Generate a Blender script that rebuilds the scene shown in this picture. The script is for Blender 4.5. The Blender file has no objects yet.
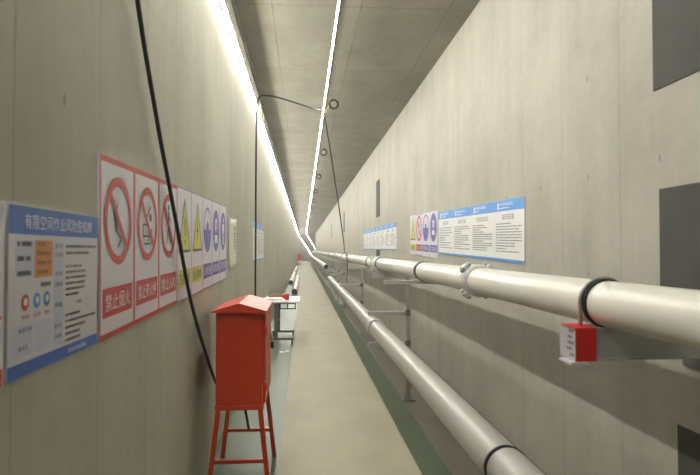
import bpy, math, random
from mathutils import Vector, Matrix
R = random.Random(7)
SC = bpy.context.scene
COL = SC.collection
PI = math.pi
H = 1.62                      # eye height
XL, XR = -0.716, 1.74         # wall faces
CEIL = H + 2.47
Y0, Y1 = -10.0, 85.0          # straight run of the gallery
BX, BY, BZ = 4.9, 40.0, -6.8  # run beyond the bend (turns right, slopes down)

# ------------------------------------------------------------------ mesh helpers
class MB:
    def __init__(s): s.v = []; s.f = []; s.sm = []
    def add(s, vs, fs, smooth=False):
        o = len(s.v); s.v += [tuple(v) for v in vs]
        for f in fs: s.f.append([i + o for i in f]); s.sm.append(smooth)
        return s
    def box(s, x0, x1, y0, y1, z0, z1):
        vs = [(x0,y0,z0),(x1,y0,z0),(x1,y1,z0),(x0,y1,z0),(x0,y0,z1),(x1,y0,z1),(x1,y1,z1),(x0,y1,z1)]
        return s.add(vs, [(0,3,2,1),(4,5,6,7),(0,1,5,4),(1,2,6,5),(2,3,7,6),(3,0,4,7)])
    def hexa(s, a, b):          # two quads (lists of 4 points) joined
        return s.add(list(a)+list(b), [(0,3,2,1),(4,5,6,7),(0,1,5,4),(1,2,6,5),(2,3,7,6),(3,0,4,7)])
    def sweep(s, pts, r, n=12, closed=False, cap=True):
        pts = [Vector(p) for p in pts]; m = len(pts); rings = []
        up = Vector((0,0,1)); prev = None
        for i, p in enumerate(pts):
            if closed: t = pts[(i+1) % m] - pts[i-1]
            else: t = pts[min(i+1, m-1)] - pts[max(i-1, 0)]
            t.normalize()
            if prev is None:
                a = up if abs(t.dot(up)) < .9 else Vector((1,0,0))
                u = t.cross(a).normalized()
            else: u = (prev - t*prev.dot(t)).normalized()
            prev = u; w = t.cross(u)
            rr = r[i] if isinstance(r, (list, tuple)) else r
            rings.append([p + u*math.cos(2*PI*k/n)*rr + w*math.sin(2*PI*k/n)*rr for k in range(n)])
        vs = [v for ring in rings for v in ring]; fs = []
        for i in range(m if closed else m-1):
            j = (i+1) % m
            for k in range(n):
                l = (k+1) % n
                fs.append((i*n+k, i*n+l, j*n+l, j*n+k))
        s.add(vs, fs, True)
        if cap and not closed:
            o = len(s.v) - len(vs)
            s.f.append([o+k for k in range(n)][::-1]); s.sm.append(False)
            s.f.append([o+(m-1)*n+k for k in range(n)]); s.sm.append(False)
        return s
    def cyl(s, a, b, r, n=20, cap=True): return s.sweep([a, b], r, n, cap=cap)
    def lathe_y(s, prof, cx, cz, n=36):      # profile (y, r) revolved about an axis parallel to Y, closed loop profile
        m = len(prof); vs = []
        for (y, r) in prof:
            for k in range(n): vs.append((cx + r*math.cos(2*PI*k/n), y, cz + r*math.sin(2*PI*k/n)))
        fs = []
        for i in range(m):
            j = (i+1) % m
            for k in range(n):
                l = (k+1) % n; fs.append((i*n+k, i*n+l, j*n+l, j*n+k))
        return s.add(vs, fs, True)
    def ring(s, c, r, t, axis='y', n=28, k=8):
        c = Vector(c); pts = []
        for i in range(n):
            a = 2*PI*i/n
            d = Vector((math.cos(a), 0, math.sin(a))) if axis == 'y' else Vector((math.cos(a), math.sin(a), 0))
            pts.append(c + d*r)
        return s.sweep(pts, t, k, closed=True)
    def build(s, name, mat, parent=None, bevel=0):
        me = bpy.data.meshes.new(name); me.from_pydata(s.v, [], s.f); me.update()
        me.polygons.foreach_set('use_smooth', s.sm)
        o = bpy.data.objects.new(name, me); COL.objects.link(o)
        me.materials.append(mat)
        if parent: o.parent = parent
        if bevel:
            b = o.modifiers.new('bevel', 'BEVEL'); b.width = bevel; b.segments = 2; b.limit_method = 'ANGLE'
        return o

def empty(name, loc=(0,0,0), rot=(0,0,0)):
    o = bpy.data.objects.new(name, None); COL.objects.link(o)
    o.location = loc; o.rotation_euler = rot; o.empty_display_size = .05
    return o
def tag(o, label, cat, group=None):
    o['label'] = label; o['category'] = cat
    if group: o['group'] = group
    return o
def struct(o): o['kind'] = 'structure'; return o
def copy_tree(o, parent=None):
    kids = list(o.children)
    c = o.copy(); COL.objects.link(c)
    if parent: c.parent = parent
    for k in kids: copy_tree(k, c)
    return c

# ------------------------------------------------------------------ materials
def mat(name, col, rough=.5, metal=0.0, spec=.5):
    m = bpy.data.materials.new(name); m.use_nodes = True
    b = m.node_tree.nodes['Principled BSDF']
    b.inputs['Base Color'].default_value = (*col, 1); b.inputs['Roughness'].default_value = rough
    b.inputs['Metallic'].default_value = metal; b.inputs['Specular IOR Level'].default_value = spec
    return m
def nz(m, scale, amt, scl=(1,1,1), rough_amt=0, detail=4, bump=0):
    """mottles the base colour of a plain material with world-space noise"""
    nt = m.node_tree; N = nt.nodes; L = nt.links; b = N['Principled BSDF']
    g = N.new('ShaderNodeTexCoord'); mp = N.new('ShaderNodeMapping'); mp.inputs['Scale'].default_value = scl
    n = N.new('ShaderNodeTexNoise'); n.inputs['Scale'].default_value = scale; n.inputs['Detail'].default_value = detail
    L.new(g.outputs['Object'], mp.inputs[0]); L.new(mp.outputs[0], n.inputs[0])
    c = b.inputs['Base Color'].default_value[:]
    mx = N.new('ShaderNodeMix'); mx.data_type = 'RGBA'
    mx.inputs[6].default_value = tuple(x*(1-amt) for x in c[:3]) + (1,)
    mx.inputs[7].default_value = tuple(min(1, x*(1+amt)) for x in c[:3]) + (1,)
    L.new(n.outputs[0], mx.inputs[0]); L.new(mx.outputs[2], b.inputs['Base Color'])
    if bump:
        bp = N.new('ShaderNodeBump'); bp.inputs['Strength'].default_value = bump; bp.inputs['Distance'].default_value = .004
        L.new(n.outputs[0], bp.inputs['Height']); L.new(bp.outputs[0], b.inputs['Normal'])
    if rough_amt:
        mr = N.new('ShaderNodeMapRange'); mr.inputs[3].default_value = b.inputs['Roughness'].default_value - rough_amt
        mr.inputs[4].default_value = b.inputs['Roughness'].default_value + rough_amt
        L.new(n.outputs[0], mr.inputs[0]); L.new(mr.outputs[0], b.inputs['Roughness'])
    return m

def concrete(name, c_lo, c_hi, a_ax, b_ax, sp_a, off_a, sp_b, off_b, streak, seam_dark=.30, holes=True, bseam=0.3):
    """cast concrete: mottling, form-board seams every sp_a along axis a (and sp_b along b), tie holes, streaks"""
    m = bpy.data.materials.new(name); m.use_nodes = True
    nt = m.node_tree; N = nt.nodes; L = nt.links; bs = N['Principled BSDF']
    tc = N.new('ShaderNodeTexCoord'); sep = N.new('ShaderNodeSeparateXYZ'); L.new(tc.outputs['Object'], sep.inputs[0])
    A = sep.outputs[a_ax]; B = sep.outputs[b_ax]
    def math_(op, a, b=None, c=None):
        n = N.new('ShaderNodeMath'); n.operation = op
        for i, x in enumerate((a, b, c)):
            if x is None: continue
            if isinstance(x, (int, float)): n.inputs[i].default_value = x
            else: L.new(x, n.inputs[i])
        return n.outputs[0]
    def noise(scale, scl, detail=5, rough=.55):
        mp = N.new('ShaderNodeMapping'); mp.inputs['Scale'].default_value = scl; L.new(tc.outputs['Object'], mp.inputs[0])
        n = N.new('ShaderNodeTexNoise'); n.inputs['Scale'].default_value = scale; n.inputs['Detail'].default_value = detail
        n.inputs['Roughness'].default_value = rough; L.new(mp.outputs[0], n.inputs[0]); return n.outputs[0]
    n1 = noise(1.1, (1,1,1)); n2 = noise(2.2, streak, 6, .65); n3 = noise(14, (1,1,1), 3)
    mixv = math_('ADD', math_('ADD', math_('MULTIPLY', n1, .45), math_('MULTIPLY', n2, .4)), math_('MULTIPLY', n3, .15))
    cr = N.new('ShaderNodeValToRGB'); cr.color_ramp.elements[0].position = .38; cr.color_ramp.elements[1].position = .63
    cr.color_ramp.elements[0].color = (*c_lo, 1); cr.color_ramp.elements[1].color = (*c_hi, 1)
    L.new(mixv, cr.inputs[0])
    def seam(X, sp, off, w):
        fr = math_('FRACT', math_('DIVIDE', math_('SUBTRACT', X, off - sp/2), sp))
        d = math_('MULTIPLY', math_('ABSOLUTE', math_('SUBTRACT', fr, .5)), sp)
        return math_('SUBTRACT', 1.0, math_('SMOOTH_MIN', math_('DIVIDE', d, w), 1.0, .2)), d
    s1, da = seam(A, sp_a, off_a, .010)
    s2, db = seam(B, sp_b, off_b, .008)
    br = noise(.9, (1,1,1), 3)                      # seams come and go
    brm = N.new('ShaderNodeMapRange'); brm.inputs[1].default_value = .35; brm.inputs[2].default_value = .65; L.new(br, brm.inputs[0])
    sm = math_('MAXIMUM', math_('MULTIPLY', s1, math_('ADD', .35, math_('MULTIPLY', brm.outputs[0], .65))), math_('MULTIPLY', s2, bseam))
    sm = math_('MAXIMUM', sm, 0.0)
    dark = math_('MULTIPLY', sm, seam_dark)
    if holes:
        h1, ha = seam(A, sp_a, off_a + sp_a*.5, .01); h2, hb = seam(B, .60, .27, .01)
        rr = math_('SQRT', math_('ADD', math_('MULTIPLY', ha, ha), math_('MULTIPLY', hb, math_('MULTIPLY', hb, .25))))
        hm = N.new('ShaderNodeMapRange'); hm.inputs[1].default_value = .005; hm.inputs[2].default_value = .013
        hm.inputs[3].default_value = .5; hm.inputs[4].default_value = 0; L.new(rr, hm.inputs[0])
        pn = noise(2.7, (1,1,1), 1); pm = N.new('ShaderNodeMapRange'); pm.inputs[1].default_value = .47; pm.inputs[2].default_value = .56; L.new(pn, pm.inputs[0])
        dark = math_('MAXIMUM', dark, math_('MULTIPLY', hm.outputs[0], pm.outputs[0]))
    mx = N.new('ShaderNodeMix'); mx.data_type = 'RGBA'; mx.inputs[7].default_value = (.09, .085, .07, 1)
    L.new(dark, mx.inputs[0]); L.new(cr.outputs[0], mx.inputs[6]); L.new(mx.outputs[2], bs.inputs['Base Color'])
    bp = N.new('ShaderNodeBump'); bp.inputs['Strength'].default_value = .35; bp.inputs['Distance'].default_value = .004
    L.new(math_('SUBTRACT', math_('MULTIPLY', mixv, .6), dark), bp.inputs['Height']); L.new(bp.outputs[0], bs.inputs['Normal'])
    bs.inputs['Roughness'].default_value = .75; bs.inputs['Specular IOR Level'].default_value = .3
    return m

M = {}
M['wall_l'] = concrete('concrete_left', (.38,.375,.30), (.50,.49,.405), 1, 2, .61, 2.11, 2.0, 2.75, (.3, 1.0, .12))
M['wall_r'] = concrete('concrete_right', (.325,.312,.265), (.455,.435,.375), 1, 2, .72, 4.52, 2.0, 2.9, (.3, 1.0, .14))
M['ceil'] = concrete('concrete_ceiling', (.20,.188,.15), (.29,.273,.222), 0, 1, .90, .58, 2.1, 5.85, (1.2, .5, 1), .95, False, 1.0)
M['walk'] = nz(mat('walkway_mortar', (.315,.288,.20), .6), 2.4, .30, (1,.6,1), .08, 10, .25)
M['green'] = nz(mat('green_floor_paint', (.058,.085,.042), .42, 0, .35), 1.8, .25, (1,.5,1), .03, 6)
M['kerb'] = nz(mat('grey_edge_mortar', (.16,.145,.11), .6), 3, .3, (1,.4,1), .05, 5)
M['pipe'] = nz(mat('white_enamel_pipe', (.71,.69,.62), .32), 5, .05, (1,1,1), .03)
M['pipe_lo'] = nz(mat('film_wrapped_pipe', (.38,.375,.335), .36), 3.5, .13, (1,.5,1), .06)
M['steel'] = nz(mat('galvanised_steel', (.42,.42,.40), .45, .35), 6, .15)
M['steel_d'] = nz(mat('dull_grey_steel', (.16,.16,.15), .5, .4), 6, .15)
M['cast'] = nz(mat('pale_painted_casting', (.60,.61,.60), .4, .1), 6, .08)
M['rubber'] = mat('black_rubber', (.010,.010,.010), .8, 0, .2)
M['cable'] = mat('black_cable_sheath', (.010,.012,.010), .6, 0, .3)
M['tie'] = mat('yellowish_cord', (.62,.58,.25), .7)
M['red'] = nz(mat('red_enamel', (.48,.038,.008), .40, 0, .5), 3, .10)
M['redtape'] = mat('red_tape', (.60,.012,.012), .4)
M['whitetape'] = mat('white_tape', (.48,.45,.47), .4)
M['plate'] = nz(mat('embedded_plate', (.062,.060,.055), .8, 0, .25), 4, .3, (1,1,1), .05, 6)
M['black'] = mat('bore_shade_black', (.006,.006,.007), .6)
M['white'] = mat('white_panel', (.66,.645,.70), .35)
M['wht2'] = mat('white_board', (.78,.78,.77), .35)
M['paper'] = mat('cream_paper', (.74,.72,.62), .7)
M['sred'] = mat('sign_red', (.52,.035,.035), .4)
M['sblue'] = mat('sign_blue', (.04,.13,.50), .4)
M['hblue'] = mat('header_blue', (.07,.30,.72), .4)
M['spurp'] = mat('sign_violet_blue', (.10,.08,.40), .4)
M['spurl'] = mat('sign_pale_violet', (.33,.31,.62), .4)
M['syel'] = mat('sign_yellow', (.62,.60,.07), .4)
M['sora'] = mat('sign_orange', (.62,.24,.045), .4)
M['sink'] = mat('print_black', (.07,.07,.075), .5)
M['sgrey'] = mat('print_grey', (.20,.20,.24), .5)
M['sframe'] = mat('sign_edge_grey', (.17,.17,.24), .4)
M['shade'] = mat('pale_blue_cell', (.55,.58,.72), .4)
M['swh'] = mat('print_white', (.82,.82,.84), .4)
M['tabletop'] = mat('white_laminate', (.72,.71,.66), .3)
M['carton'] = nz(mat('brown_card', (.33,.20,.10), .8), 8, .15)
M['lamp_body'] = mat('lamp_housing', (.75,.75,.72), .4)
def emis(name, col, st):
    m = bpy.data.materials.new(name); m.use_nodes = True; nt = m.node_tree
    nt.nodes.remove(nt.nodes['Principled BSDF']); e = nt.nodes.new('ShaderNodeEmission')
    e.inputs[0].default_value = (*col, 1); e.inputs[1].default_value = st
    nt.links.new(e.outputs[0], nt.nodes['Material Output'].inputs[0]); return m
M['glow_c'] = emis('led_strip_glow', (1.0, .97, .90), 120.0)
M['glow'] = emis('led_tube_glow', (1.0, .97, .90), 112.0)

# ------------------------------------------------------------------ the gallery shell
def run(name, x0, x1, z0, z1, m, ya=Y0, yb=Y1, bend=True):
    b = MB()
    q = lambda y, dx, dz: [(x0+dx,y,z0+dz),(x1+dx,y,z0+dz),(x1+dx,y,z1+dz),(x0+dx,y,z1+dz)]
    b.hexa(q(ya,0,0), q(yb,0,0))
    if bend: b.hexa(q(yb,0,0), q(yb+BY, BX, BZ))
    return struct(b.build(name, m))
run('wall_left', XL-.3, XL, -.3, CEIL+.3, M['wall_l'])
run('wall_right', XR, XR+.3, -.3, CEIL+.3, M['wall_r'])
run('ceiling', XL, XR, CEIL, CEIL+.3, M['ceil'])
run('floor', XL, XR, -.3, 0, M['green'])
run('walkway', -.184, .85, 0, .012, M['walk'])
run('trim_1', 1.07, XR, 0, .010, M['kerb'])
struct(MB().box(XL-.3+BX, XR+.3+BX, Y1+BY, Y1+BY+.3, BZ-.3, CEIL+.3+BZ).build('wall_far', M['wall_r']))
struct(MB().box(XL-.3, XR+.3, Y0-.3, Y0, -.3, CEIL+.3).build('wall_back', M['wall_l']))

# ------------------------------------------------------------------ LED tube lights
def tube_light(name, kind):
    t = empty(name); L = 1.17
    if kind == 'ceiling':
        MB().box(-.012, .012, 0, L, -.018, 0).build('lamp_housing', M['lamp_body'], t)
        MB().box(-.0042, .0042, .02, L-.02, -.0205, -.0182).build('glowing_strip', M['glow_c'], t)
    else:
        MB().box(0, .018, 0, L, -.012, .012).box(0, .040, 0, L, .0125, .016).build('lamp_housing', M['lamp_body'], t)  # wider top box is a hood added to hold tube light off the ceiling
        MB().cyl((.027,.02,0), (.027,L-.02,0), .0062, 8).build('glowing_tube', M['glow'], t)
    return t
LZ = H + 2.10
FIRST_L, FIRST_C = -1.1, 2.5
for kind, x, z, lab, grp, y0 in (
    ('ceiling', .345, CEIL, 'thin white glowing tube light in the single row running along the ceiling', 'tube lights in the ceiling row', FIRST_C),
    ('wall', XL, LZ, 'thin white glowing tube light in the row running high along the left wall', 'tube lights along the top of the left wall', FIRST_L)):
    proto = tube_light('tube_light', kind)
    k = 0; y = y0
    while y < Y1 - .6 + BY - 1.2:
        o = proto if k == 0 else copy_tree(proto)
        if y + 1.2 < Y1: o.location = (x, y, z)
        else:  # past the bend; ceiling tubes here are added to brighten the far end
            f = (y - Y1) / BY
            if f < 0: y = Y1 + .02; f = (y - Y1)/BY
            d = Vector((BX, BY, BZ)); dn = d.normalized()
            o.location = (x + BX*f, y, z + BZ*f)
            o.rotation_euler = (math.asin(dn.z), 0, -math.atan2(dn.x, dn.y))
        tag(o, lab, 'light', grp)
        y += 1.2 if y < Y1 - 1.3 else 2.4; k += 1
# grey conduit run just under the ceiling corner
tag(MB().sweep([(XL+.02, .2, CEIL-.035), (XL+.02, Y1-.1, CEIL-.035)], .012, 8).build('conduit', M['steel_d']),
    'thin grey conduit in the corner between left wall and ceiling', 'conduit')

# ------------------------------------------------------------------ pipes
UX, UZ, UR = 1.30, H-.230, .098
LX, LZP, LR = .838, H-.902, .088
MX, MZ = .775, H-.571
def pipe(name, x, z, r, ya, yb, m, shade_near=False, shade_far=False):
    p = MB().lathe_y([(ya, r-.008), (ya, r), (ya+.002, r), (yb-.002, r), (yb, r), (yb, r-.008)], 0, 0, 40)
    t = p.build(name, m)
    t.location = (x, 0, z)
    for flag, y in ((shade_near, ya), (shade_far, yb)):
        if flag:
            MB().cyl((0, y+.012 if y == ya else y-.03, 0), (0, y+.03 if y == ya else y-.012, 0), r-.0085, 32).build('bore_shade', M['black'], t)  # near-black disc stands in for the shade inside the open pipe
    return t
upper = [-7.7, -1.7, 4.3] + [4.3+6*i for i in range(1, 14)]
for i in range(len(upper)-1):
    a, b = upper[i], min(upper[i+1], 84.8)
    o = pipe('pipe', UX, UZ, UR, a+.004, b-.004, M['pipe'])
    if b <= 0: bpy.data.objects.remove(o); continue
    lab = {1: 'large white pipe length nearest the viewer on the upper right brackets',
           2: 'white upper pipe length just beyond the bolted grey coupling'}.get(i)
    tag(o, lab or 'white pipe length in the distant upper line along the right wall', 'pipe', None if lab else 'distant lengths of the upper pipe')
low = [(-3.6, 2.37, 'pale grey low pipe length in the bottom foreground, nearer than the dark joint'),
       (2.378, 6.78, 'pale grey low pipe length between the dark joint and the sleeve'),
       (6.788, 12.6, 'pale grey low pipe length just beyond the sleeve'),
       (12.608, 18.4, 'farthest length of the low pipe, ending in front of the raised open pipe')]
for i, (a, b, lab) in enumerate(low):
    tag(pipe('pipe', LX, LZP, LR, a, b, M['pipe_lo'], shade_far=(i == 3)), lab, 'pipe')
y = 19.9; i = 0
while y < 83:
    o = pipe('pipe', MX, MZ, LR, y+.004, min(y+6-.004, 84.8), M['pipe'], shade_near=(i == 0))
    tag(o, 'white pipe with dark open end resting on the middle arms' if i == 0 else 'distant white pipe length on the middle arms of the frames', 'pipe',
        None if i == 0 else 'distant lengths of the middle pipe')
    y += 6; i += 1
# joint ring of the low pipe
tag(MB().lathe_y([(2.362, LR-.002), (2.362, LR+.004), (2.386, LR+.004), (2.386, LR-.002)], LX, LZP, 40).build('joint_ring', M['rubber']),
    'thin black joint ring round the low foreground pipe', 'pipe joint')
# sleeve
sl = empty('pipe_sleeve', (LX, 6.78, LZP)); tag(sl, 'short thicker sleeve joining two lengths of the low pipe', 'pipe joint')
MB().lathe_y([(-.11, LR+.0005), (-.10, LR+.014), (.10, LR+.014), (.11, LR+.0005)], 0, 0, 40).build('sleeve_body', M['pipe_lo'], sl)
MB().ring((0,-.10,0), LR+.012, .006).build('sleeve_rim', M['cast'], sl)
# split couplings of the upper pipe
def coupling(y, lab, group=None, proto=[None]):
    if proto[0] is None:
        t = empty('pipe_coupling'); r = UR
        MB().lathe_y([(-.075, r+.001), (-.075, r+.012), (-.05, r+.024), (.05, r+.024), (.075, r+.012), (.075, r+.001)], 0, 0, 48).build('coupling_ring', M['cast'], t)
        for ang in (132, 228, 48, 312):
            a = math.radians(ang); c = Vector((math.cos(a)*(r+.036), 0, math.sin(a)*(r+.036)))
            rot = Matrix.Rotation(-a, 4, 'Y')
            e = MB(); bb = MB().box(-.045, .020, -.05, .05, -.022, .022)
            e.add([rot @ Vector(v) + c for v in bb.v], bb.f)
            ear = e.build('bolt_ear', M['cast'], t, .006)
            nrm = rot @ Vector((0,0,1))
            bt = MB(); bt.cyl(c - nrm*.05, c + nrm*.05, .010, 10); bt.cyl(c + nrm*.026, c + nrm*.042, .019, 6); bt.cyl(c - nrm*.042, c - nrm*.026, .019, 6)
            bt.build('bolt', M['steel'], ear)
        proto[0] = t; o = t
    else: o = copy_tree(proto[0])
    o.location = (UX, y, UZ); tag(o, lab, 'pipe coupling', group); return o
coupling(4.3, 'pale bolted coupling round the upper white pipe below the blue-headed boards')
for u in upper[3:]:
    if u < 84: coupling(u, 'distant bolted coupling on the upper white pipe', 'distant couplings of the upper pipe')

# ------------------------------------------------------------------ supports
BT = UZ - UR                     # top of the beam that carries the upper pipe
def ubolt(t, y=0.0):
    u = MB(); n = 22; pts = []; y += .013
    for i in range(n+1):
        a = math.radians(-10 + 200*i/n); pts.append((UX + (UR+.010)*math.cos(a), y, UZ + (UR+.010)*math.sin(a)))
    pts = [(pts[0][0], y, BT-.03)] + pts + [(pts[-1][0], y, BT-.03)]
    o = u.sweep(pts, .008, 10).build('u_bolt', M['steel'], t); y -= .013
    MB().lathe_y([(y-.030, UR+.0005), (y-.030, UR+.007), (y+.002, UR+.007), (y+.002, UR+.0005)], UX, UZ, 44).build('rubber_strip', M['rubber'], o)
    return o
def wall_bracket(y, lab):
    t = empty('pipe_bracket', (0, y, 0)); tag(t, lab, 'pipe bracket')
    x0 = 1.135; zb = BT - .135
    b = MB()
    b.box(x0, XR-.012, -.07, .07, BT-.012, BT); b.box(x0, XR-.012, -.07, .07, zb, zb+.012)
    b.box(x0, XR-.012, -.058, -.046, zb+.012, BT-.012)
    b.build('beam', M['steel'], t)
    MB().box(XR-.012, XR, -.12, .12, zb-.06, BT+.03).build('wall_plate', M['steel_d'], t)
    ubolt(t); return t, x0, zb
t, x0, zb = wall_bracket(2.43, 'steel bracket with red and white taped end under the nearest upper pipe')
# taped end of the near bracket: red across the front, red and white on the end
rt = MB(); rt.box(x0-.003, x0+.088, -.0725, -.0575, zb-.003, BT+.0005); rt.box(x0-.003, x0+.088, -.0725, .0725, BT+.0005, BT+.003)
rt.build('red_tape', M['redtape'], t)
wt = MB().box(x0-.005, x0-.0005, -.0725, .0725, zb+.0, BT-.012).build('white_tape', M['whitetape'], t)
dd = MB()
for i in range(5):
    z = zb + .015 + i*.025; yy = -.06 + (i % 2)*.02
    dd.box(x0-.0065, x0-.005, yy, yy+.035+.01*(i % 3), z, z+.012)
dd.build('tape_print', M['sgrey'], wt)
MB().box(x0-.03, x0+.05, -.085, .03, zb-.014, zb-.003).build('foot_lip', M['cast'], t)
wall_bracket(9.7, 'plain steel bracket under the upper pipe between the first two frames')

def frame(y, lab, group=None, proto=[None]):
    if proto[0] is None:
        t = empty('pipe_support_frame'); px = 1.125; s = .021
        p = MB(); p.box(px-s, px+s, -s, -s+.006, .012, BT-.045); p.box(px-s, px-s+.006, -s, s, .012, BT-.045); p.box(px+s-.006, px+s, -s, s, .012, BT-.045)
        post = p.build('post', M['steel'], t)
        MB().box(px-.07, px+.07, -.07, .07, .010, .020).build('base_plate', M['steel_d'], post)
        MB().box(.86, XR, -s, s, BT-.042, BT).build('top_beam', M['steel'], t, .003)
        for z1, nm in ((MZ-LR, 'arm'), (LZP-LR, 'arm')):
            a = MB().box(.69, px-s-.002, -.03, .03, z1-.042, z1).build(nm, M['steel'], t, .003)
            n = MB(); n.box(px-s-.012, px+s+.002, -.034, -s-.001, z1-.046, z1+.018); n.cyl((px, -.044, z1-.012), (px, -.034, z1-.012), .014, 6)
            n.build('joint_plate', M['steel_d'], a)
        ubolt(t); proto[0] = t; o = t
    else: o = copy_tree(proto[0])
    o.location = (0, y, 0); tag(o, lab, 'pipe support', group); return o
frame(6.24, 'nearest steel post frame with three arms carrying the right hand pipes')
frame(11.2, 'second steel post frame with three arms, beyond the low pipe sleeve')
frame(16.25, 'third steel post frame, just before the low pipe ends')
y = 18.7
while y < 80:
    frame(y, 'distant steel post frame crowded among the far pipes', 'distant pipe support frames'); y += 2.3

# ------------------------------------------------------------------ dark embedded wall plates
plates = [(2.1, 2.76, H+.79, H+1.66, 'dark grey square plate high on the right wall at the upper corner'),
          (2.1, 2.72, H-.20, H+.298, 'dark grey square plate just above the nearest white pipe'),
          (2.1, 2.60, .10, H-.81, 'dark grey plate low on the right wall below the taped bracket'),
          (13.2, 13.85, H+.77, H+1.63, 'dark narrow plate on the right wall above the far row of boards'),
          (13.2, 13.85, H-.20, H+.30, 'dark plate on the right wall behind the far row of boards'),
          (24.6, 25.3, H+.77, H+1.63, 'distant dark plate high on the right wall beyond the far boards'),
          (36, 36.7, H+.77, H+1.63, 'farthest dark plate high on the right wall')]
for a, b, z0, z1, lab in plates:
    t = MB().box(XR-.006, XR, a, b, z0, z1).build('wall_plate', M['plate'], None, .002); tag(t, lab, 'plate')

# ------------------------------------------------------------------ signs (built in local x right, z up, facing -y)
def disc(b, cx, cz, r, y, n=40, r_in=0):
    if r_in:
        o = [(cx+r*math.cos(2*PI*k/n), y, cz+r*math.sin(2*PI*k/n)) for k in range(n)]
        i = [(cx+r_in*math.cos(2*PI*k/n), y, cz+r_in*math.sin(2*PI*k/n)) for k in range(n)]
        b.add(o+i, [(k, (k+1) % n, n+(k+1) % n, n+k) for k in range(n)])
    else: b.add([(cx+r*math.cos(2*PI*k/n), y, cz+r*math.sin(2*PI*k/n)) for k in range(n)], [tuple(range(n))])
def poly(b, pts, y): b.add([(x, y, z) for x, z in pts], [tuple(range(len(pts)))])
def rect(b, x0, x1, z0, z1, y): poly(b, [(x0,z0),(x1,z0),(x1,z1),(x0,z1)], y)
def line(b, x0, z0, x1, z1, w, y):
    d = Vector((x1-x0, z1-z0)); 
    if d.length == 0: return
    n = Vector((-d.y, d.x)).normalized()*w/2
    poly(b, [(x0-n.x,z0-n.y),(x1-n.x,z1-n.y),(x1+n.x,z1+n.y),(x0+n.x,z0+n.y)], y)
def border(b, x0, x1, z0, z1, w, y):
    rect(b, x0, x1, z0, z0+w, y); rect(b, x0, x1, z1-w, z1, y); rect(b, x0, x0+w, z0+w, z1-w, y); rect(b, x1-w, x1, z0+w, z1-w, y)
def glyph(b, x, z, w, h, y, rnd):            # illegible brush-size character
    t = h*.13; k = rnd.randint(2, 3)
    for i in range(k): zz = z + h*(i+.5)/k; line(b, x+w*.05*rnd.random(), zz, x+w*(.85+.1*rnd.random()), zz, t, y)
    for i in range(rnd.randint(1, 2)): xx = x + w*rnd.uniform(.2, .8); line(b, xx, z+h*.05, xx, z+h*.95, t*.9, y)
    if rnd.random() < .5: line(b, x+w*.45, z+h*.5, x+w*.9, z, t, y)
def words(b, x, z, n, w, h, y, rnd, gap=.15):
    for i in range(n): glyph(b, x+i*w, z, w*(1-gap), h, y, rnd)
def lines(b, x0, x1, z_top, z_bot, n, h, y, rnd):
    for i in range(n):
        z = z_top - (z_top-z_bot)*i/max(1, n-1); L = (x1-x0)*rnd.choice((1, 1, .9, .75, .6, .45)); x = x0
        while x < x0+L:
            w = h*rnd.uniform(.7, 1.0); rect(b, x, min(x+w, x1), z-h/2, z+h/2, y); x += w + h*(.18 if rnd.random() < .9 else .9)
def text_into(b, s, x, z, size, y, width=None):
    cu = bpy.data.curves.new('lettering', 'FONT'); cu.body = s; cu.size = size
    o = bpy.data.objects.new('lettering', cu); COL.objects.link(o)
    bpy.context.view_layer.update()
    me = bpy.data.meshes.new_from_object(o.evaluated_get(bpy.context.evaluated_depsgraph_get()))
    bpy.data.objects.remove(o)
    if not me.vertices: return
    xs = [v.co.x for v in me.vertices]; k = 1
    if width: k = width / max(1e-6, max(xs)-min(xs))
    x_off = min(xs)
    b.add([(x + (v.co.x-x_off)*k, y, z + v.co.y) for v in me.vertices], [tuple(p.vertices) for p in me.polygons])
    bpy.data.meshes.remove(me)
def hung(name, side, y_near, z_mid, tilt, lab, cat='sign', group=None):
    """empty at the sign's centre, on the wall face; y is the depth of its centre"""
    if side == 'L': t = empty(name, (XL+.004, y_near, z_mid), (0, -tilt, PI/2))
    else: t = empty(name, (XR-.004, y_near, z_mid), (0, tilt, -PI/2))
    return tag(t, lab, cat, group)
S1, S2, S3, S4 = -.0055, -.0065, -.0075, -.0085
def board(t, w, h, m): return MB().box(-w/2, w/2, -.005, .004, -h/2, h/2).build('panel', m, t)

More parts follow.
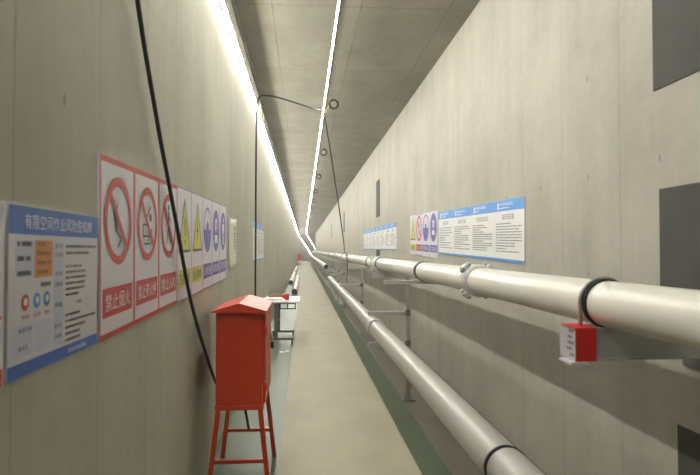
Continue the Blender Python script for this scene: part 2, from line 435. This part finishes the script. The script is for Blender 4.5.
SW, SH = .415, .66
def safety(t, kind, cap, picto, w=SW, h=SH, frame_m=None):
    board(t, w, h, M['white'])
    fm = {'ban': M['sred'], 'warn': M['sframe'], 'must': M['spurp']}[kind] if frame_m is None else frame_m
    b = MB(); border(b, -w/2, w/2, -h/2, h/2, .012 if kind == 'ban' else .007, S1)
    if kind == 'ban': rect(b, -w/2, w/2, h/2-.022, h/2, S1-.0002); rect(b, -w/2, w/2, -h/2, -h/2+.02, S1-.0002)
    b.build('frame', fm, t)
    # caption plate
    cm = {'ban': M['sred'], 'warn': M['syel'], 'must': M['spurp']}[kind]
    b = MB(); rect(b, -w*.43, w*.43, -h*.385, -h*.225, S1); pl = b.build('caption_plate', cm, t)
    b = MB(); text_into(b, cap, -w*.36, -h*.345, h*.105, S2, w*.72)
    if not b.v: words(b, -w*.36, -h*.35, len(cap), w*.72/len(cap), h*.09, S2, R)
    b.build('caption_lettering', M['sink'] if kind == 'warn' else M['swh'], pl)
    cz = h*.15; r = w*.40
    if kind == 'ban':
        b = MB(); disc(b, 0, cz, r, S3, 48, r*.80); a = r*.86*math.sqrt(.5); line(b, -a, cz+a, a, cz-a, r*.17, S3-.0002)
        b.build('prohibition_ring', M['sred'], t)
    elif kind == 'warn':
        b = MB(); poly(b, [(-r, cz-r*.85), (r, cz-r*.85), (0, cz+r*1.0)], S1); tr = b.build('warning_triangle', M['syel'], t)
        b = MB()
        P = [(-r, cz-r*.85), (r, cz-r*.85), (0, cz+r*1.0)]
        for i in range(3): line(b, *P[i], *P[(i+1) % 3], r*.09, S2)
        b.build('triangle_outline', M['sink'], tr)
    else:
        b = MB(); disc(b, 0, cz, r, S1, 48, r*.88 if picto == 'helmet' else 0); b.build('mandatory_disc', M['spurp'], t)
    b = MB(); m = M['sink']
    if picto == 'flame':
        poly(b, [(-.05,cz-.01),(-.07,cz+.04),(-.045,cz+.085),(-.035,cz+.05),(-.01,cz+.08),(-.02,cz+.02)], S2)
        poly(b, [(-.05,cz-.01),(-.02,cz+.02),(-.01,cz-.03),(-.035,cz-.045)], S2)
        line(b, -.03, cz-.03, .03, cz-.07, .012, S2); line(b, .03, cz-.07, -.01, cz-.10, .012, S2)
    elif picto == 'box':
        border(b, -.08, .02, cz-.06, cz+.0, .008, S2); line(b, -.03, cz+.02, .05, cz+.08, .01, S2); line(b, .0, cz-.08, .08, cz-.02, .01, S2)
        line(b, -.05, cz+.03, -.05, cz+.07, .01, S2); disc(b, .05, cz+.03, .02, S2, 16); line(b, -.06, cz-.09, .05, cz-.09, .008, S2)
    elif picto == 'walker':
        disc(b, 0, cz+.095, .018, S2, 18); line(b, 0, cz+.075, -.005, cz, .03, S2); line(b, -.005, cz, .04, cz-.09, .016, S2)
        line(b, -.005, cz, -.045, cz-.09, .016, S2); line(b, 0, cz+.06, .04, cz+.02, .012, S2); line(b, 0, cz+.06, -.035, cz+.01, .012, S2)
    elif picto == 'bang':
        poly(b, [(-.012,cz+.05),(.012,cz+.05),(.006,cz-.05),(-.006,cz-.05)], S3); disc(b, 0, cz-.085, .015, S3, 16)
    elif picto == 'bolt':
        poly(b, [(.015,cz+.06),(-.03,cz-.02),(-.003,cz-.02),(-.02,cz-.1),(.032,cz-.005),(.004,cz-.005),(.025,cz+.06)], S3)
    elif picto == 'helmet':
        m = M['spurp']; n = 24
        poly(b, [(r*.88*math.cos(PI+PI*k/n), cz+r*.88*math.sin(PI+PI*k/n)) for k in range(n+1)], S2)
        poly(b, [(.06*math.cos(PI*k/n), cz+.06*math.sin(PI*k/n)) for k in range(n+1)], S2)
    elif picto == 'face':
        m = M['swh']; disc(b, 0, cz+.04, .062, S2, 28); poly(b, [(-.085,cz-.10),(.085,cz-.10),(.06,cz-.035),(-.06,cz-.035)], S2)
        ink = MB(); border(ink, -.045, .045, cz+.03, cz+.06, .010, S3); disc(ink, 0, cz-.0, .024, S3, 20); ink.build('mask_outline', M['spurp'], t)
    elif picto == 'suit':
        m = M['swh']; disc(b, 0, cz+.095, .024, S2, 20); poly(b, [(-.045,cz+.065),(.045,cz+.065),(.035,cz-.02),(-.035,cz-.02)], S2)
        line(b, -.018, cz-.02, -.022, cz-.115, .024, S2); line(b, .018, cz-.02, .022, cz-.115, .024, S2)
        line(b, -.045, cz+.06, -.07, cz-.02, .018, S2); line(b, .045, cz+.06, .07, cz-.02, .018, S2)
    b.build('pictogram', m, t)

# left wall, eight hanging panels side by side
left_signs = [('ban', '禁止烟火', 'flame', 'white sign with red ring and slash over a flame, nearest of the left red-framed signs'),
    ('ban', '禁止带火种', 'box', 'middle one of the three red-framed prohibition signs on the left wall'),
    ('ban', '禁止入内', 'walker', 'red-framed prohibition sign on the left wall next to the yellow triangle signs'),
    ('warn', '注意安全', 'bang', 'nearer of two yellow triangle warning signs on the left wall'),
    ('warn', '当心触电', 'bolt', 'farther of two yellow triangle warning signs on the left wall'),
    ('must', '必须戴安全帽', 'helmet', 'blue ring sign on the left wall beside the farther yellow triangle sign'),
    ('must', '必须戴防毒面具', 'face', 'middle one of three violet-blue signs on the left wall'),
    ('must', '必须穿工作服', 'suit', 'farthest violet-blue disc sign on the left wall, beside the pinned paper')]
yn = 2.09
for i, (k, c, p, lab) in enumerate(left_signs):
    yc = yn + SW/2 + i*(SW+.001)
    t = hung('safety_sign', 'L', yc, H+.008+.0185*(yc-yn), .0185, lab); safety(t, k, c, p)

# left wall, risk notice board
t = hung('notice_board', 'L', 1.765, H-.104, 0.0, 'white notice board with blue header and orange block on the left wall in the foreground')
w, h = .605, .432; board(t, w, h, M['white'])
b = MB(); rect(b, -w/2, w/2, h/2-.072, h/2, S1); bl = b.build('header_band', M['sblue'], t)
b = MB(); rect(b, -w/2, w/2, -h/2, -h/2+.036, S1); bf = b.build('footer_band', M['sblue'], t)
b = MB(); text_into(b, '有限空间作业风险告知牌', -.225, h/2-.054, .042, S2, .47); b.build('header_lettering', M['swh'], bl)
b = MB(); words(b, .06, -h/2+.010, 9, .016, .014, S2, R); b.build('footer_lettering', M['swh'], bf)
b = MB(); rect(b, -.165, -.055, .03, .13, S1); ob = b.build('orange_block', M['sora'], t)
b = MB(); lines(b, -.15, -.07, .12, .045, 4, .010, S2, R); b.build('orange_print', M['carton'], ob)
b = MB(); rect(b, -.27, -.17, .035, .13, S1-.0001); rect(b, -.045, .02, -.17, .13, S1); rect(b, -.28, -.17, -.165, -.085, S1); rect(b, -.16, -.06, -.165, -.085, S1); b.build('tinted_cells', M['shade'], t)
def print_part(f, name='print_block'):
    b = MB(); f(b); b.build(name, M['sink'], t)
for z in (.12, .0825, .045): print_part(lambda b: lines(b, -.26, -.185, z, z, 1, .012, S2, R)); print_part(lambda b: words(b, -.13, .005, 4, .016, .013, S2, R))
for z in (.11, .085, .03, 0, -.06, -.12, -.15): print_part(lambda b: words(b, -.04, z, 3, .018, .012, S2, R), 'row_heading')
print_part(lambda b: lines(b, .035, .285, .115, .095, 2, .008, S2, R), 'paragraph'); print_part(lambda b: lines(b, .035, .20, .055, -.03, 6, .007, S2, R), 'paragraph')
print_part(lambda b: words(b, .12, -.062, 3, .014, .012, S2, R), 'row_heading'); print_part(lambda b: lines(b, .035, .285, -.09, -.165, 5, .008, S2, R), 'paragraph')
print_part(lambda b: words(b, -.25, -.105, 4, .018, .012, S2, R)); print_part(lambda b: words(b, -.25, -.15, 3, .018, .012, S2, R))
for x, m in ((-.215, 'sred'), (-.15, 'hblue'), (-.09, 'hblue')):
    b = MB(); disc(b, x, -.03, .021, S1, 24); d = b.build('round_symbol', M[m], t)
    b = MB(); disc(b, x, -.028, .010, S2, 16); b.build('symbol_figure', M['swh'], d)
b = MB()
for x in (-.235, -.17, -.11): words(b, x, -.072, 3, .014, .011, S2, R)
b.build('red_print', M['sred'], t)
t = hung('notice_board', 'L', 1.13, H-.104, 0.0, 'white notice board with red print cut off by the left edge')
board(t, .63, .44, M['white'])
b = MB(); rect(b, -.3, .31, -.218, -.175, S1); rect(b, .20, .305, -.06, -.052, S1); words(b, .0, .10, 7, .04, .035, S1, R); b.build('red_print', M['sred'], t)
b = MB(); lines(b, -.28, .28, .05, -.15, 8, .012, S1, R); b.build('body_print', M['sgrey'], t)

# pinned paper sheet
t = hung('paper_notice', 'L', 5.93, H+.075, .0185, 'cream paper sheet with a short line of black characters on the left wall')
b = MB(); n = 8; W_, H_ = .56, .49
vs = []; fs = []
for i in range(n+1):
    for j in range(n+1):
        u, v = i/n, j/n; curl = .004 + .004*(v-.5)**2*4*(.3+u) + .001*math.sin(u*7)
        vs.append(((u-.5)*W_, -curl, (v-.5)*H_ - .012*math.sin(u*PI)))
for i in range(n):
    for j in range(n): a = i*(n+1)+j; fs.append((a, a+n+1, a+n+2, a+1))
b.add(vs, fs, True); sh = b.build('sheet', M['paper'], t); sm = sh.modifiers.new('thickness', 'SOLIDIFY'); sm.thickness = .0015
b = MB()
for k in range(4):
    for q in range(2): words(b, .04, .115-.062*k, 2, .065, .052, -.0125-.0002*q, R, .05)
b.build('black_characters', M['sink'], t)
b = MB()
for x in (-.26, .26):
    for z in (-.225, .225): b.box(x-.03, x+.03, -.0145, -.0135, z-.015, z+.015)
b.build('tape_strip', M['whitetape'], t)

def duty_board(side, y, z, tilt, lab, rnd, group=None, w=.73, h=.53):
    t = hung('notice_board', side, y, z, tilt, lab, 'sign', group)
    board(t, w-.004, h, M['wht2'])
    b = MB(); rect(b, -w/2+.002, w/2-.002, h/2-.095, h/2, S1); bl = b.build('header_band', M['hblue'], t)
    b = MB(); rect(b, -w/2+.002, w/2-.002, -h/2, -h/2+.022, S1); b.build('footer_band', M['hblue'], t)
    b = MB(); rect(b, -.27, -.235, h/2-.080, h/2-.018, S2); rect(b, -.262, -.243, h/2-.066, h/2-.036, S2-.0005); b.build('logo_mark', M['swh'], bl)
    b = MB(); words(b, -.22, h/2-.05, 9, .038, .030, S2, rnd, .06); lines(b, -.22, .02, h/2-.068, h/2-.068, 1, .010, S2, rnd); b.build('header_lettering', M['swh'], bl)
    b = MB(); n = rnd.randint(5, 8); words(b, -n*.03, h/2-.170, n, .06, .048, S1, rnd, .12); b.build('title_lettering', M['sgrey'], t)
    b = MB(); lines(b, -w*.43, w*.43, h/2-.205, -h/2+.085, rnd.randint(9, 12), .010, S1, rnd); b.build('body_print', M['sgrey'], t)
    return t
labs = ['blue-headed white notice board nearest the viewer on the right wall', 'second blue-headed board from the viewer in the near row on the right wall',
        'third blue-headed board from the viewer in the near row on the right wall', 'blue-headed board next to the violet disc signs on the right wall']
for i in range(4):
    y = 4.50 + .365 + i*.728
    duty_board('R', y-.04, H+.158+.0205*(y-4.5), .0215, labs[i], random.Random(20+i))
ords = ['nearest', 'second', 'third', 'fourth', 'fifth', 'sixth', 'seventh', 'farthest']
for i in range(8):
    y = 10.85 + .38 + i*.76
    duty_board('R', y-.03, H+.264+.003*(y-10.8), .004, ords[i] + ' board of the distant blue-headed row on the right wall', random.Random(40+i), w=.758)
# right wall, four safety signs
rs = [('must', '必须戴防毒面具', 'face', 'violet-blue disc sign with white masked head beside the blue-headed boards', None),
      ('must', '必须戴安全帽', 'helmet', 'violet-blue helmet sign between the slashed ring sign and the masked head sign', None),
      ('ban', '禁止入内', 'walker', 'slashed red ring sign with orange caption on the right wall', 'o'),
      ('warn', '注意安全', 'bang', 'small yellow triangle sign at the far end of the four right wall signs', None)]
for i, (k, c, p, lab, o_) in enumerate(rs):
    y = 7.46 + .24 + i*.485
    t = hung('safety_sign', 'R', y-.02, H+.205+.02*(y-7.5), .0215, lab); safety(t, k, c, p, .482, .63, M['spurl'])
# far board on the left wall, three joined sheets
for i in range(3):
    y = 8.22 + .375 + i*.75
    t = duty_board('L', y+.05, H+.132, 0.003, ['nearest', 'middle', 'farthest'][i] + ' of three pale boards on the left wall beyond the thin hanging cable', random.Random(60+i), w=.748, h=.58)

# ------------------------------------------------------------------ red cabinet on legs
def cabinet():
    t = empty('red_cabinet')
    x0, x1, y0, y1, z0, z1 = -.155, .155, 0, .68, .585, 1.205
    MB().box(x0, x1, y0, y1, z0, z1).build('body', M['red'], t, .004)
    # folded lip round the front panel
    b = MB(); lip = .012
    b.box(x0-.004, x1+.004, -.004, .010, z0-.032, z0); b.box(x0-.004, x1+.004, y1-.010, y1+.004, z0-.032, z0)
    b.box(x0-.004, x0+.008, .010, y1-.010, z0-.032, z0); b.box(x1-.008, x1+.004, .010, y1-.010, z0-.032, z0)
    b.build('base_rim', M['red'], t, .002)
    d = MB().box(x1+.001, x1+.018, .02, y1-.02, z0+.01, z1-.02).build('door', M['red'], t, .003)
    b = MB()
    for z in (z0+.12, z1-.13): b.cyl((x1+.020, .026, z-.03), (x1+.020, .026, z+.03), .008, 10)
    b.build('hinge', M['red'], d)
    hp = MB().box(x1+.018, x1+.024, y1-.12, y1-.03, .93, .975).build('hasp', M['steel_d'], d, .002)
    pb = MB().box(x1+.020, x1+.044, y1-.105, y1-.06, .865, .915).build('padlock', M['rubber'], d, .004)
    pts = [(x1+.032, y1-.0825+.016*math.cos(a), .915+.03*math.sin(a)) for a in [PI*i/10 for i in range(11)]]
    MB().sweep(pts, .004, 8).build('shackle', M['steel'], pb)
    # hipped-gable roof
    ex, ez, pz, ya, yb = .182, 1.215, 1.268, -.045, .735; b = MB(); th = .016
    A = [(-ex, ya, ez), (0, ya, pz), (ex, ya, ez)]; B = [(-ex, yb, ez), (0, yb, pz), (ex, yb, ez)]
    lo = [(x, y, z1) for (x, y, z) in (A[0], A[2], B[2], B[0])]
    vs = A + B + lo
    b.add(vs, [(0,1,4,3), (1,2,5,4), (0,6,7,2,1), (3,4,5,8,9), (0,3,9,6), (2,7,8,5), (6,9,8,7)])
    b.build('roof', M['red'], t)
    # splayed angle-iron legs
    for sx in (-1, 1):
        for yy, dy in ((.012, -.02), (y1-.012, .02)):
            top = Vector((sx*.135, yy, z0+.0)); bot = Vector((sx*.20, yy+dy, .002)); w = .027
            q = lambda c, k: [(c.x-w*.6, c.y-w*.5, c.z), (c.x+w*.6, c.y-w*.5, c.z), (c.x+w*.6, c.y+w*.5, c.z), (c.x-w*.6, c.y+w*.5, c.z)]
            MB().hexa(q(bot, 0), q(top, 0)).build('leg', M['red'], t, .002)
    f = .215/.585; hx = .20 - .065*f
    for yy in (.012-.02*(1-f), y1-.012+.02*(1-f)):
        MB().box(-hx, hx, yy-.008, yy+.008, .203, .228).build('stretcher', M['red'], t, .002)
    return t
cab = cabinet(); cab.location = (-.425, 3.95, 0)
tag(cab, 'red metal cabinet with a shallow gable roof on four splayed legs', 'cabinet')
c2 = copy_tree(cab); c2.location = (-.44, 60, 0); tag(c2, 'tiny distant red cabinet by the left wall at the end of the gallery', 'cabinet')

# ------------------------------------------------------------------ desk with things on it
dk = empty('folding_desk', (-.38, 10.1, 0)); tag(dk, 'white-topped folding desk on dark castor legs against the left wall', 'desk')
MB().box(-.315, .315, 0, 1.15, .705, .735).build('tabletop', M['tabletop'], dk, .004)
for yy in (.10, 1.05):
    leg = MB(); leg.box(-.125, -.060, yy-.03, yy+.022, .09, .70); leg = leg.build('leg', M['steel_d'], dk, .004)
    MB().box(-.21, .21, yy-.025, yy+.025, .06, .10).build('foot_bar', M['steel_d'], leg, .004)
    for x in (-.185, .185):
        c = MB(); c.cyl((x-.012, yy, .027), (x+.012, yy, .027), .026, 16); c.box(x-.008, x+.008, yy-.01, yy+.01, .03, .066)
        c.build('castor', M['rubber'], leg)
MB().box(-.105, -.075, .124, 1.026, .30, .34).build('cross_bar', M['steel_d'], dk, .003)
b = MB(); b.box(-.03, .25, .03, .045, .688, .704); b.box(-.03, -.012, .03, .045, .615, .688); b.box(.232, .25, .03, .045, .615, .688)
b.box(-.03, .25, .03, .045, .600, .616); b.box(.10, .115, .03, .045, .615, .69); b.build('fold_bracket', M['rubber'], dk)
TT = .7352
t = empty('paper_stack', (-.53, 10.42, TT)); tag(t, 'loose stack of white papers at the wall side of the white desk', 'papers')
for i in range(4): 
    a = MB().box(-.165, .165, -.13, .13, i*.009, i*.009+.008).build('booklet', M['swh'], t, .002); a.rotation_euler[2] = .06*(i-1.5)
t = empty('open_carton', (-.515, 10.85, TT)); tag(t, 'low brown cardboard box with white inside on the desk behind the papers', 'box')
b = MB(); b.box(-.12, .12, -.10, .10, 0, .004); b.box(-.12, -.116, -.1, .1, .004, .085); b.box(.116, .12, -.1, .1, .004, .085); b.box(-.116, .116, -.1, -.096, .004, .085); b.box(-.116, .116, .096, .1, .004, .085)
b.build('carton_body', M['carton'], t)
MB().box(-.10, .10, -.08, .08, .0045, .075).build('carton_filling', M['swh'], t, .01)
t = empty('red_box', (-.345, 10.75, TT)); tag(t, 'small flat red box between carton and red cup on the desk', 'box')
MB().box(-.045, .045, -.07, .07, 0, .06).build('box_body', M['redtape'], t, .003); MB().box(-.047, .047, -.072, .072, .0602, .072).build('box_lid', M['redtape'], t, .003)
t = empty('red_cup', (-.285, 10.42, TT)); tag(t, 'red tub standing near the front of the white desk', 'cup')
MB().sweep([(0,0,0), (0,0,.05), (0,0,.10)], [.036, .040, .044], 24).build('cup_body', M['redtape'], t); MB().ring((0,0,.10), .044, .004, 'z').build('rim', M['redtape'], t)
for i, (x, y, r_, lab) in enumerate([(-.34, 9.35, .3, 'small white paper scrap on the green floor, nearer the cabinet'), (-.26, 9.42, -.4, 'small white paper scrap on the green floor, nearer the walkway')]):
    b = MB(); b.add([(-.03,-.05,.001),(.03,-.05,.004),(.035,.05,.001),(-.025,.055,.006)], [(0,1,2,3)]); o = b.build('paper_scrap', M['swh']); o.location = (x, y, 0); o.rotation_euler[2] = r_
    s = o.modifiers.new('thickness', 'SOLIDIFY'); s.thickness = .001; tag(o, lab, 'paper')

# ------------------------------------------------------------------ spare pipes on the floor by the left wall
for x, y, L, lab in [(-.32, 21.2, 12, 'nearest spare white pipe on the floor beside the walkway, dark end showing'),
                     (-.585, 27.2, 12, 'spare white pipe lying close to the left wall, second nearest dark end'),
                     (-.585, 40.3, 12, 'third spare pipe along the left wall'), (-.53, 62.5, 12, 'farthest spare pipe along the left wall')]:
    tag(pipe('spare_pipe', x, .1125, .11, y, y+L, M['pipe'], True, True), lab, 'pipe')

# ------------------------------------------------------------------ ceiling rings
def lift_ring(y, lab, group=None, proto=[None]):
    if proto[0] is None:
        t = empty('hanging_ring')
        MB().ring((0,0,-.10), .070, .017).build('ring', M['rubber'], t)
        MB().box(-.035, .035, -.02, .02, -.022, 0).build('mount', M['steel_d'], t, .003); proto[0] = t; o = t
    else: o = copy_tree(proto[0])
    o.location = (.485, y, CEIL); tag(o, lab, 'ring', group)
lift_ring(9.42, 'nearest black ring hanging from the ceiling, tied with yellow cord')
lift_ring(14.1, 'second black ring hanging from the ceiling beside the tube lights')
lift_ring(18.8, 'third black ring hanging from the ceiling')
y = 23.5
while y < 82: lift_ring(y, 'distant black ring hanging from the ceiling', 'distant ceiling rings'); y += 4.7

# ------------------------------------------------------------------ cables and ties
def spline(pts, n=10):
    P = [Vector(p) for p in pts]; P = [P[0]*2-P[1]] + P + [P[-1]*2-P[-2]]; out = []
    for i in range(1, len(P)-2):
        for k in range(n):
            t = k/n; a, b, c, d = P[i-1], P[i], P[i+1], P[i+2]
            out.append(.5*((2*b)+(c-a)*t+(2*a-5*b+4*c-d)*t*t+(3*b-a-3*c+d)*t**3))
    out.append(P[-2]); return out
tag(MB().sweep(spline([(-.655, 2.05, LZ-.03), (-.67, 2.15, H+1.55), (-.675, 2.385, H+1.06), (-.675, 2.74, H+.60), (-.675, 3.14, H+.17), (-.668, 3.55, H-.31), (-.65, 4.02, H-.72), (-.64, 4.35, H-.96),
    (-.62, 4.60, H-1.10), (-.53, 4.58, H-1.14), (-.45, 4.52, H-1.20), (-.41, 4.50, H-1.36)]), .0100, 10).build('power_cable', M['cable']),
    'thick black cable slanting down across the left wall to the red cabinet', 'cable')
tag(MB().sweep(spline([(-.695, 8.55, .03), (-.697, 8.58, .6), (-.697, 8.6, 1.6), (-.697, 8.62, 2.8), (-.69, 8.62, LZ-.12), (-.67, 8.62, LZ+.10), (-.62, 8.65, LZ+.18),
    (-.45, 8.75, LZ+.20), (-.1, 9.1, LZ+.19), (.15, 9.45, LZ+.20), (.31, 9.85, CEIL-.11), (.35, 9.95, CEIL-.10), (.37, 10.1, CEIL-.18),
    (.52, 10.9, 3.35), (.75, 12.4, 2.55), (.98, 14.3, 1.86), (1.10, 15.6, 1.60), (1.17, 15.75, 1.50), (1.18, 15.8, 1.36), (1.20, 15.9, 1.15), (1.18, 16.0, .75)]), .0125, 8).build('hanging_cable', M['cable']),
    'thin dark cable climbing the left wall, crossing under the ceiling, hanging to the right pipe', 'cable')
t = empty('cord_tie', (.345, 9.9, CEIL-.10)); tag(t, 'yellow cord tying the hanging cable to the nearest ceiling ring', 'cord')
MB().sweep(spline([(0,0,.0), (.02,-.12,-.02), (.07,-.3,.02), (.10,-.46,.045)]), .011, 6).build('cord', M['tie'], t)
b = MB(); b.ring((0,0,-.01), .032, .012); b.sweep(spline([(0,0,-.03), (-.03,-.02,-.05), (.01,0,-.08), (-.02,.02,-.11)]), .010, 6); b.build('knot', M['tie'], t)
t = empty('cord_tie', (-.665, 8.6, LZ-.04)); tag(t, 'pale cord tying the thin cable to the left wall tube lights', 'cord')
b = MB(); b.ring((0,0,0), .034, .008); b.sweep(spline([(.02,0,.1), (.04,-.02,.03), (.05,0,-.05), (.08,.02,-.12), (.05,.04,-.16)]), .007, 6); b.build('knot', M['tie'], t)

# ------------------------------------------------------------------ world, camera, colour
w = bpy.data.worlds.new('world'); SC.world = w; w.use_nodes = True
w.node_tree.nodes['Background'].inputs[0].default_value = (1, .97, .9, 1); w.node_tree.nodes['Background'].inputs[1].default_value = .05
# thin haze added throughout the air to whiten the far end
vsn = w.node_tree.nodes.new('ShaderNodeVolumeScatter'); vsn.inputs['Density'].default_value = .005; vsn.inputs['Color'].default_value = (1, .99, .96, 1)
w.node_tree.links.new(vsn.outputs[0], w.node_tree.nodes['World Output'].inputs['Volume'])
cam = bpy.data.cameras.new('camera'); co = bpy.data.objects.new('camera', cam); COL.objects.link(co)
cam.sensor_width = 36; cam.lens = 36*583/700; cam.clip_start = .02; cam.clip_end = 400
cam.dof.use_dof = True; cam.dof.focus_distance = 9; cam.dof.aperture_fstop = 4.5
co.location = (0, 0, H)
co.rotation_euler = (PI/2 + math.radians(1.23), 0, -math.radians(4.56))
SC.camera = co
vs = SC.view_settings; vs.view_transform = 'Standard'; vs.look = 'None'; vs.exposure = 1.57; vs.gamma = 1; vs.use_curve_mapping = False
